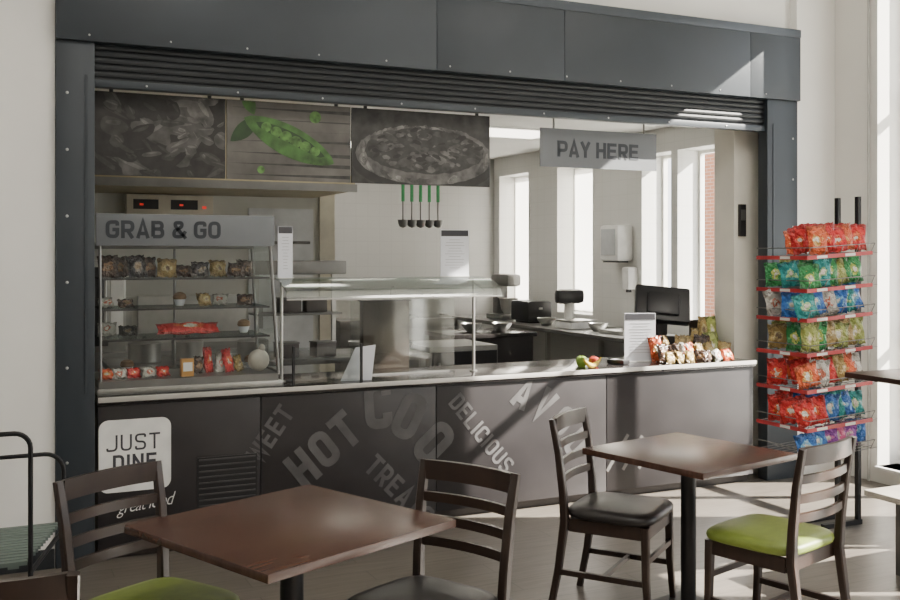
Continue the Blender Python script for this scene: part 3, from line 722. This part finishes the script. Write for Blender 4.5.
tb = thing("food_tub", "small grey food tub with lid", "tub", tub, (2.05, 1.6, 1.216), group="tubs on the gantry shelf"); dup(tb, (2.25, 1.6, 1.216)); dup(tb, (1.98, 1.42, .901)); dup(tb, (2.25, 1.40, .901), .2)
bw = MB().lathe([(.04, 0), (.05, .004), (.09, .05), (.10, .08), (.095, .08), (.08, .045), (.02, .012)], n=24)
bo = thing("mixing_bowl", "shallow stainless steel bowl", "bowl", [("bowl", bw, M_steel)], (2.62, 1.6, .901), group="steel bowls"); dup(bo, (2.85, 1.38, .901))
wthing("refrigerator", "low dark undercounter refrigerator by the pass", "refrigerator", [
    ("body", B(3.15, 3.75, 1.5, 2.1, .05, .92, bev=.006), M_steeld), ("door", B(3.17, 3.73, 1.475, 1.5, .12, .88), M_black, None, [("handle", B(3.2, 3.22, 1.45, 1.475, .5, .8), M_steel)]), ("foot", B(3.2, 3.7, 1.55, 2.05, 0, .05), M_black)])
lx = onY(403, 0, 2.45).x; lxx = onY(438, 0, 2.45).x
wthing("utensil_rail", "steel hanging rail suspended from the ceiling", "rail", [
    ("bar", MB().cyl((lx-.1, 2.45, 2.27), (lxx+.1, 2.45, 2.27), .01), M_steel), ("drop_rod", MB().cyl((lx-.08, 2.45, 2.27), (lx-.08, 2.45, 2.849), .006), M_steel), ("drop_rod", MB().cyl((lxx+.08, 2.45, 2.27), (lxx+.08, 2.45, 2.849), .006), M_steel)])
ld = [("handle", MB().box(-.014, .014, -.006, .006, -.15, .0, bev=.002).tube([(0, 0, -.002), (0, -.013, .004), (0, -.014, .016), (0, 0, .021)], .003, 6), M_gplas, "green plastic handle"),
      ("stem", MB().cyl((0, 0, -.15), (0, 0, -.31), .006), M_steeld),
      ("bowl", MB().lathe([(.004, -.38), (.030, -.37), (.043, -.34), (.046, -.31), (.041, -.31), (.026, -.355)], n=16), M_steeld)]
l0 = thing("ladle", "steel ladle with green handle hanging from rail", "ladle", ld, (lx, 2.45, 2.259), group="ladles on the hanging rail")
for i in range(1, 5): dup(l0, (lx+(lxx-lx)*i/4, 2.45, 2.259), 0)
pt = [("top", B(5.12, 5.84, 1.0, 5.3, .86, .9, bev=.003), M_steeld), ("undershelf", B(5.15, 5.82, 1.05, 5.25, .35, .38), M_steeld)]
for y in (1.05, 3.1, 5.25):
    for x in (5.16, 5.8): pt.append(("leg", B(x-.02, x+.02, y-.02, y+.02, 0, .86), M_steel))
wthing("steel_table", "long stainless steel prep table under the windows", "table", pt)
wthing("prep_counter", "dark laminate prep counter in the kitchen", "counter", [
    ("worktop", B(3.85, 4.75, 2.6, 3.2, .87, .91, bev=.004), M_wtop), ("body", B(3.88, 4.72, 2.63, 3.17, 0, .87), M_count)])
wthing("sink_unit", "stainless steel sink unit with swan-neck tap", "sink", [
    ("body", MB().box(3.6, 5.05, 5.0, 5.58, .80, .9, bev=.004).box(3.62, 5.03, 5.05, 5.55, 0, .8), M_steeld), ("tap", MB().tube([(4.4, 5.48, .9), (4.4, 5.48, 1.2), (4.4, 5.44, 1.26), (4.4, 5.36, 1.27), (4.4, 5.32, 1.2)], .012), M_steel),
    ("upstand", B(3.6, 5.05, 5.58, 5.598, .88, 1.1), M_steel)])
wthing("weighing_scale", "dark kitchen weighing scale with round-cornered display", "scale", [
    ("base", B(5.28, 5.58, 2.85, 3.15, .901, .97, bev=.01), M_whitep), ("platter", B(5.27, 5.59, 2.84, 3.16, .975, .985, bev=.003), M_steel), ("column", MB().cyl((5.43, 3.13, .97), (5.43, 3.13, 1.2), .05), M_whitep),
    ("display", B(5.27, 5.59, 3.07, 3.18, 1.14, 1.29, bev=.05), M_black), ("pillar", B(5.35, 5.5, 2.95, 3.05, .965, .977), M_black)])
wthing("toaster", "dark countertop toaster with steel ends", "toaster", [
    ("body", B(5.3, 5.6, 3.75, 4.15, .92, 1.14, bev=.03), M_black), ("slot", B(5.38, 5.41, 3.8, 4.1, 1.139, 1.143), M_steel), ("slot", B(5.48, 5.51, 3.8, 4.1, 1.139, 1.143), M_steel), ("foot", B(5.34, 5.56, 3.8, 4.1, .901, .92), M_black), ("lever", B(5.43, 5.47, 3.735, 3.75, 1.05, 1.07), M_steel)])
mx = [("base", B(5.3, 5.6, 4.35, 4.75, .901, .96, bev=.015), M_steeld), ("column", B(5.38, 5.52, 4.62, 4.74, .96, 1.3, bev=.02), M_steeld), ("motor_head", B(5.36, 5.54, 4.33, 4.76, 1.28, 1.42, bev=.04), M_steeld), ("bowl", MB().lathe([(.05, .0), (.09, .06), (.11, .18), (.105, .18), (.08, .05)], (5.45, 4.47, .962), 20), M_steel)]
wthing("food_mixer", "grey stand mixer with steel bowl", "mixer", mx)
dup(bo, (5.4, 2.55, .901)); dup(bo, (5.5, 1.85, .901)); dup(bo, (5.35, 3.45, .901)); dup(bo, (4.2, 2.9, .911)); dup(bo, (4.5, 2.85, .911))
st_ = [("tray", MB().box(-.2, .2, -.14, .14, 0, .012, bev=.003).box(-.2, .2, -.14, -.13, .01, .03).box(-.2, .2, .13, .14, .01, .03).box(-.2, -.19, -.14, .14, .01, .03).box(.19, .2, -.14, .14, .01, .03), M_steel)]
t0 = thing("baking_tray", "shallow steel baking tray", "tray", st_, (5.45, 2.2, .901), 1.57, group="steel baking trays"); dup(t0, (5.45, 1.5, .901), 1.57); dup(t0, (4.8, 5.25, .9015))
wthing("paper_towel_dispenser", "pale paper towel dispenser fixed on tiled wall", "dispenser", [
    ("casing", B(5.66, 5.85, 2.60, 2.92, 1.58, 1.94, bev=.03), M_whitep), ("slot", B(5.69, 5.8, 2.62, 2.9, 1.565, 1.58), M_black), ("front_cover", B(5.652, 5.66, 2.64, 2.88, 1.64, 1.90), mat("grey_cover", (.52, .54, .56), .4))])
wthing("soap_dispenser", "small white soap dispenser on tiled wall", "dispenser", [
    ("casing", B(5.73, 5.85, 2.52, 2.63, 1.30, 1.52, bev=.02), M_whitep), ("nozzle", B(5.76, 5.80, 2.56, 2.60, 1.27, 1.30), M_black)])
def clight(x, y):
    return wthing("ceiling_light", "rectangular recessed ceiling light panel", "light", [("housing", MB().box(x-.62, x+.62, y-.32, y+.32, 2.835, 2.85), M_whitep), ("diffuser", B(x-.58, x+.58, y-.28, y+.28, 2.828, 2.835), M_lamp)], "kitchen ceiling lights")
clight(4.5, 3.0); clight(2.0, 1.3); clight(3.6, 4.6); clight(.8, 4.5)
# ================================================================= THINGS ON THE COUNTER BY THE TILL
px_ = onY(663, 0, .46).x
scr = Matrix.Translation((0, 0, .34)) @ Matrix.Rotation(math.radians(-30), 4, 'X') @ Matrix.Rotation(math.radians(6), 4, 'Y')
thing("till_terminal", "bulky black touchscreen till on a stand", "till", [
    ("base", MB().box(-.17, .17, -.10, .14, 0, .06, bev=.01).box(-.12, .12, -.04, .10, .06, .16, bev=.02), M_black),
    ("neck", MB().cyl((0, .03, .11), (0, .01, .34), .045), M_black),
    ("screen", MB().box(-.205, .205, -.05, .03, -.10, .19, scr, .02).box(-.12, .12, -.085, -.045, -.06, .12, scr, .02).m(1).box(-.16, .16, .0295, .032, -.07, .15, scr), [M_black, M_ink])], (px_+.02, .50, .881), -.45)
thing("card_reader", "small black card payment reader on the worktop", "card reader", [
    ("body", MB().box(-.04, .04, -.07, .07, 0, .03, bev=.008), M_black), ("keypad", MB().box(-.03, .03, -.055, 0, .03, .033), M_steeld), ("display", B(-.03, .03, .01, .05, .03, .032), M_inkg)], (4.02, .2, .881), .4)
apple = lambda: MB().lathe([(.004, .008), (.02, .0), (.034, .018), (.038, .036), (.034, .056), (.018, .066), (.006, .060)], n=18)
A = lambda c, n_: [("flesh", apple(), c), ("stem", MB().cyl((0, 0, .058), (.004, 0, .078), .0018, n=6), M_brown)]
mg = mat("green_apple_skin", (.20, .32, .04), .3, var=.2); mr = mat("red_apple_skin", (.40, .05, .03), .3, var=.35); my = mat("yellow_fruit_skin", (.60, .42, .04), .4, var=.12)
fx = onY(588, 0, .12).x
thing("apple", "green apple on the worktop", "apple", A(mg, 0), (fx-.045, .13, .881), group="loose fruit")
thing("apple", "red apple on the worktop", "apple", A(mr, 0), (fx+.06, .14, .881), group="loose fruit")
thing("apple", "yellow-green apple on the worktop", "apple", A(mg, 0), (fx+.01, .22, .881), group="loose fruit")
bpts = [(-.09+.018*i, 0, .018+.05*((i-5)/5)**2) for i in range(11)]
bana = [("banana", MB().tube(bpts, .016, 8, [.005, .011, .015, .017, .018, .018, .018, .017, .014, .009, .005]), my)]
thing("banana", "yellow banana lying by the apples", "banana", bana, (fx-.01, .05, .881), .3, group="loose fruit")
rq = random.Random(5)
for row, yy in enumerate((.02, .11, .20)):
    for i in range(7-(row == 2)):
        c = ("gold", "white", "brown", "gold", "orange", "brown", "gold")[(i*3+row*2) % 7]
        pack("the worktop", (.10, .09+.045*row, .034), c, (4.34+i*.085+.012*row, yy, .883), rq.uniform(-.6, .6), -.40+.1*row, rq.uniform(-.25, .25), group="snack bags by the till", var=(i+row) % 3)
wthing("snack_stand", "small black stepped snack stand beside the till", "display stand", [("tray", B(4.84, 5.04, .28, .45, .97, .98), M_blackm), ("leg", B(4.85, 4.87, .29, .44, .881, .97), M_blackm), ("leg", B(5.01, 5.03, .29, .44, .881, .97), M_blackm), ("back_board", B(4.84, 5.04, .455, .46, .97, 1.15), M_brown)])
for i in range(2): pack("the stand", (.105, .20, .04), ("gold", "yellow green")[i], (4.89+.095*i, .36, .981), .15-.3*i, -.12, .1-.2*i, group="snack bags by the till", var=i)
pack("the worktop", (.10, .22, .04), "gold", (4.78, .30, .883), .2, -.15, .1, group="snack bags by the till")
pack("the worktop", (.10, .19, .04), "yellow green", (4.90, .25, .883), -.3, -.15, -.1, group="snack bags by the till", var=2)
wthing("wall_socket", "black switch box on the cream wall return", "switch", [("box", B(5.085, 5.14, .17, .2, 1.78, 2.02, bev=.004), M_black), ("label_plate", B(5.09, 5.13, .167, .17, 1.9, 1.98), M_steeld)])
# ================================================================= SNACK RACK
rx0, rx1, ry0, ry1 = 4.27, 4.77, -1.32, -.92
parts = []
for y in (-1.16, -1.00):
    parts.append(("upright", B(rx1+.055, rx1+.08, y-.014, y+.014, .03, 2.0), M_blackm))
    parts.append(("foot", B(rx0+.28, rx1+.09, y-.014, y+.014, 0, .03), M_blackm))
shz = [1.66, 1.47, 1.30, 1.10, .89, .67, .50]
SL = .05
def zz_(z, x): return z-SL*(rx1-x)/(rx1-rx0)*.6
for z in shz:
    s_ = MB()
    for i in range(9):
        y = ry0+(ry1-ry0)*i/8; s_.cyl((rx0, y, zz_(z, rx0)), (rx1+.056, y, z), .0022, n=6)
    for i in range(5):
        x = rx0+(rx1-rx0)*i/4; s_.cyl((x, ry0, zz_(z, x)), (x, ry1, zz_(z, x)), .0022, n=6)
    s_.tube([(rx0-.01, ry1, zz_(z, rx0)+.055), (rx0-.01, ry0-.03, zz_(z, rx0)+.055), (rx1, ry0-.03, z+.055)], .003, 6)
    for i in range(5):
        x = rx0+(rx1-rx0)*i/4; s_.cyl((x, ry0-.03, zz_(z, x)+.055), (x, ry0, zz_(z, x)), .0022, n=6)
    if z > .55:
        an = math.atan2(zz_(z, rx1)-zz_(z, rx0), rx1-rx0)
        M_ = Matrix.Translation((rx0, 0, zz_(z, rx0))) @ Matrix.Rotation(-an, 4, 'Y')
        ln_ = rx1-rx0
        s_.m(1).box(-.010, ln_, ry0-.014, ry0-.009, -.013, .009, M_).box(rx0-.015, rx0-.010, ry0-.014, ry1, zz_(z, rx0)-.013, zz_(z, rx0)+.009)
        s_.m(2)
        for i in range(2): s_.box(.06+i*.22, .14+i*.22, ry0-.0155, ry0-.014, -.010, .006, M_)
        s_.box(rx0-.0165, rx0-.015, ry0+.12, ry0+.20, zz_(z, rx0)-.010, zz_(z, rx0)+.006)
    parts.append(("shelf", s_, [M_steeld, M_red, M_white], "sloping wire shelf with red price strip"))
wthing("snack_rack", "tall freestanding wire snack rack with sloping red-edged shelves", "display rack", parts, None)
sc = [("red", "orange", "red", "red", "orange", "red"), ("green", "teal", "green", "yellow green", "green", "green"), ("teal", "blue", "white", "blue", "teal", "blue"), ("yellow green", "green", "gold", "yellow green", "gold", "yellow green"), ("orange", "white", "red", "gold", "orange", "white"), ("red", "red", "blue", "teal", "blue", "teal"), ("blue", "blue", "purple", "pink", "purple", "blue")]
rb = random.Random(17)
for si, z in enumerate(shz):
    for r_ in range(3):
        for i in range(6):
            if si == 0 and i < 1: continue
            if si == 6 and r_ > 0: continue
            if r_ and rb.random() < .12: continue
            c = sc[si][(i+(r_ if si < 5 else 0)) % 6]
            sz = ((.125, .160, .020), (.140, .145, .018), (.115, .170, .022))[rb.randrange(3)] if si < 6 else (.13, .14, .020)
            x_ = rx0+.040+i*.090+rb.uniform(-.012, .012)
            pack("a wire rack shelf", sz, c, (x_, ry0+.020+r_*.125+.018*i, zz_(z, min(x_, rx1))+.006+rb.uniform(0, .014)), rb.uniform(-.2, .2)-.42, .02+rb.uniform(-.22, .14), rb.uniform(-.28, .12)-.06, group="snack bags on the wire rack", var=rb.randrange(3))
# ================================================================= CHAIRS AND TABLES
def seatmesh(w, d, z0, z1):
    b = MB(); n = 40; rings = []
    for sc_, z in ((.90, z0), (.98, z0+.008), (1.0, z0+.02), (.99, z1-.018), (.93, z1-.006), (.78, z1), (.45, z1+.006), (.1, z1+.008)):
        ring = []
        for j in range(n):
            a = 2*math.pi*j/n; c_, s_ = math.cos(a), math.sin(a); e = .42
            x = math.copysign(abs(c_)**e, c_)*w/2*sc_; y = math.copysign(abs(s_)**e, s_)*d/2*sc_
            x *= 1+.05*(y/(d/2))
            ring.append(b.bm.verts.new((x, y, z)))
        rings.append(ring)
    for p_, q_ in zip(rings, rings[1:]):
        for j in range(n): b.bm.faces.new((p_[j], p_[(j+1) % n], q_[(j+1) % n], q_[j]))
    b.bm.faces.new(list(reversed(rings[0]))); b.bm.faces.new(rings[-1])
    return b.mesh("seat", 60)
def chair_parts(seatmat, lab):
    ps = [("seat", seatmesh(.44, .43, .435, .487), seatmat, lab)]
    ps.append(("seat_frame", MB().box(-.185, .185, .165, .185, .375, .434).box(-.185, .185, -.19, -.17, .375, .434).box(-.195, -.175, -.18, .18, .375, .434).box(.175, .195, -.18, .18, .375, .434), M_esp))
    for sx in (-1, 1):
        ps.append(("leg", MB().sweep([(sx*.195, .195, 0), (sx*.19, .18, .2), (sx*.187, .176, .434)], [.026, .032, .036], [.026, .032, .036]), M_esp))
    for sx in (-1, 1):
        ps.append(("leg", MB().sweep([(sx*.19, -.275, 0), (sx*.188, -.235, .2), (sx*.188, -.205, .42), (sx*.192, -.212, .55), (sx*.198, -.232, .73), (sx*.203, -.262, .885)], [.030, .034, .038, .036, .034, .032], [.028, .032, .038, .034, .030, .024]), M_esp))
    bk = MB()
    def slat(z, h, y, t=.016):
        rr = []
        for i in range(9):
            u_ = -1+2*i/8; rr.append((u_*.19, y-.028*(1-u_*u_)))
        vs = []
        for (x_, y_) in rr:
            vs.append([bk.bm.verts.new((x_, y_+dy_, z+dz_)) for dy_, dz_ in ((-t/2, -h/2), (t/2, -h/2), (t/2, h/2), (-t/2, h/2))])
        for p_, q_ in zip(vs, vs[1:]):
            for j in range(4): bk.bm.faces.new((p_[j], p_[(j+1) % 4], q_[(j+1) % 4], q_[j]))
        bk.bm.faces.new(list(reversed(vs[0]))); bk.bm.faces.new(vs[-1])
    slat(.852, .070, -.254, .02); slat(.757, .034, -.236); slat(.677, .034, -.225); slat(.600, .034, -.217)
    ps.append(("backrest", bk, M_esp))
    ps.append(("stretcher", MB().box(-.009, .009, -.24, .18, .17, .195, Matrix.Translation((-.19, 0, 0))).box(-.009, .009, -.24, .18, .17, .195, Matrix.Translation((.19, 0, 0))).box(-.18, .18, -.03, -.012, .172, .192).box(-.18, .18, .175, .19, .27, .295), M_esp))
    return ps
G = "cafe dining chairs"
ch_g = thing("dining_chair", "dark wood ladder-back dining chair with green vinyl seat", "chair", chair_parts(M_green, "green vinyl padded seat"), group=G)
ch_b = thing("dining_chair", "dark wood ladder-back dining chair with black vinyl seat", "chair", chair_parts(M_dkseat, "black vinyl padded seat"), group=G)
def place(o, x, y, fx_, fy_): o.location = (x, y, 0); o.rotation_euler = (0, 0, math.atan2(-fx_, fy_))
place(ch_g, .53, 3.48-5.65, .5, -.87)
c2 = dup(ch_g, (0, 0, 0)); place(c2, 3.03, 3.28-5.65, -.28, .96)
c3 = dup(ch_g, (0, 0, 0)); place(c3, .03, 2.84-5.65, .15, .99)
place(ch_b, 1.35, 3.12-5.65, -.88, -.46)
c4 = dup(ch_b, (0, 0, 0)); place(c4, 2.70, 3.91-5.65, .6, -.8)
def table_parts():
    return [("tabletop", MB().box(-.375, .375, -.375, .375, .722, .75, bev=.004), M_tabw, "brown wood-veneer square top"),
            ("top_frame", MB().box(-.2, .2, -.03, .03, .70, .7215).box(-.03, .03, -.2, .2, .70, .7215), M_blackm),
            ("column", MB().cyl((0, 0, .03), (0, 0, .70), .038, n=24), M_blackm),
            ("base", MB().box(-.22, .22, -.22, .22, 0, .018, bev=.006).lathe([(.09, .017), (.07, .03), (.04, .045)], n=20), M_blackm)]
tA = thing("dining_table", "square brown wood pedestal cafe table", "table", table_parts(), (.935, 3.27-5.65, 0), math.radians(23), "cafe tables")
tA.scale = (1.06, 1.03, 1)
tB = dup(tA, (2.92, 3.69-5.65, 0), math.radians(13)); tB.scale = (.90, .92, 1)
wthing("tall_table", "tall dark-topped table on steel legs near the window", "table", [
    ("tabletop", B(4.42, 5.4, -2.05, -1.45, .95, .98, bev=.004), M_tabe), ("leg", MB().cyl((4.95, -1.75, .02), (4.95, -1.75, .95), .025), M_steeld),
    ("foot", B(4.75, 5.15, -1.87, -1.55, 0, .02), M_steeld)])
wthing("bench", "low light-topped bench with steel legs", "bench", [
    ("seat", B(4.06, 5.2, -2.27, -1.92, .42, .45, bev=.004), M_lino), ("leg", MB().box(4.25, 4.29, -2.24, -1.95, 0, .42), M_steeld), ("leg", MB().box(5.05, 5.09, -2.24, -1.95, 0, .42), M_steeld)])
fr = MB()
def arc(cx_, cz_, r, a0, a1, y, n=6): return [(cx_+r*math.cos(math.radians(a0+(a1-a0)*i/n)), y, cz_+r*math.sin(math.radians(a0+(a1-a0)*i/n))) for i in range(n+1)]
fr.tube([(-.62, -1.46, .06), (-.62, -1.46, .96)]+[(.10, -1.46, .96)]+arc(.10, .90, .06, 90, 0, -1.46)+[(.16, -1.46, .06)], .010, 8)
fr.tube([(-.62, -.86, .06), (-.62, -.86, .76), (.24, -.86, .76)]+arc(.24, .68, .08, 90, 0, -.86)+[(.32, -.86, .06)], .010, 8)
fr.tube([(.16, -1.46, .42), (.32, -.86, .42)], .010, 8).tube([(-.62, -1.46, .42), (-.62, -.86, .42)], .010, 8)
sl = MB()
for i in range(14):
    y_ = -1.43+i*.0405; xe = .15+.15*(i/13); sl.box(-.6, xe, y_, y_+.030, .44, .456)
sl.box(-.58, -.54, -1.43, -.88, .43, .441).box(.08, .12, -1.43, -.88, .43, .441)
wheels = [("wheel", MB().cyl((x, y-.012, .03), (x, y+.012, .03), .03, n=18), M_black) for x, y in ((-.62, -1.46), (.16, -1.46), (-.62, -.86), (.32, -.86))]
wthing("tray_trolley", "black tubular frame trolley with grey-green ribbed deck", "trolley", [("frame", fr, M_blackm), ("deck", sl, M_ggrey, "grey-green ribbed deck")]+wheels)
def fill_lamp(x, y):  # panels added above the view to brighten the dim dining side
    wthing("ceiling_light", "added fill light panel on the unseen dining ceiling", "light", [("housing", B(x-.62, x+.62, y-.32, y+.32, 4.185, 4.2), M_whitep), ("diffuser", B(x-.58, x+.58, y-.28, y+.28, 4.178, 4.185), M_lamp)], "added dining room fill panels")
fill_lamp(1, -2.5); fill_lamp(4, -2.5); fill_lamp(1, -5.5); fill_lamp(4, -5.5)
# ================================================================= LIGHT
def area(loc, sx, sy, e, c=(1, .95, .88), rot=(0, 0, 0)):
    l = bpy.data.lights.new("lamp", 'AREA'); l.shape = 'RECTANGLE'; l.size = sx; l.size_y = sy; l.energy = e; l.color = c
    o = bpy.data.objects.new("lamp", l); o.location = loc; o.rotation_euler = rot; col.objects.link(o)
for x, y in ((1, -2.5), (4, -2.5), (1, -5.5), (4, -5.5)): area((x, y, 4.16), 1.1, .5, 24)  # added fill lamps below the unseen dining panels
for x, y in ((4.5, 3.0), (2.0, 1.3), (3.6, 4.6), (.8, 4.5)): area((x, y, 2.81), 1.1, .5, 4)
sd = Vector((-.80, .36, -.56)).normalized()
l = bpy.data.lights.new("sun", 'SUN'); l.energy = 48; l.angle = .01; l.color = (1, .93, .82)
o = bpy.data.objects.new("sun", l); o.rotation_euler = sd.to_track_quat('-Z', 'Y').to_euler(); o.location = (12, -6, 9); col.objects.link(o)
w = bpy.data.worlds.new("world"); bpy.context.scene.world = w; w.use_nodes = True
nt = w.node_tree; bg = nt.nodes["Background"]; tc = nt.nodes.new("ShaderNodeTexCoord"); sp = nt.nodes.new("ShaderNodeSeparateXYZ")
rp = nt.nodes.new("ShaderNodeValToRGB"); rp.color_ramp.elements[0].position = .45; rp.color_ramp.elements[0].color = (.98, .97, .94, 1)
rp.color_ramp.elements[1].position = 1; rp.color_ramp.elements[1].color = (.76, .85, 1, 1)
ma = nt.nodes.new("ShaderNodeMath"); ma.operation = 'MULTIPLY_ADD'; ma.inputs[1].default_value = .5; ma.inputs[2].default_value = .5
nt.links.new(tc.outputs["Generated"], sp.inputs[0]); nt.links.new(sp.outputs[2], ma.inputs[0]); nt.links.new(ma.outputs[0], rp.inputs[0]); nt.links.new(rp.outputs[0], bg.inputs[0])
bg.inputs[1].default_value = 4.0
# ================================================================= CAMERA
cd = bpy.data.cameras.new("camera"); cd.sensor_width = 36; cd.lens = 40; cd.shift_y = -46/900; cd.clip_end = 200
co = bpy.data.objects.new("camera", cd); co.location = CAM; co.rotation_euler = (math.pi/2, 0, -math.atan2(S, C)); col.objects.link(co)
bpy.context.scene.camera = co
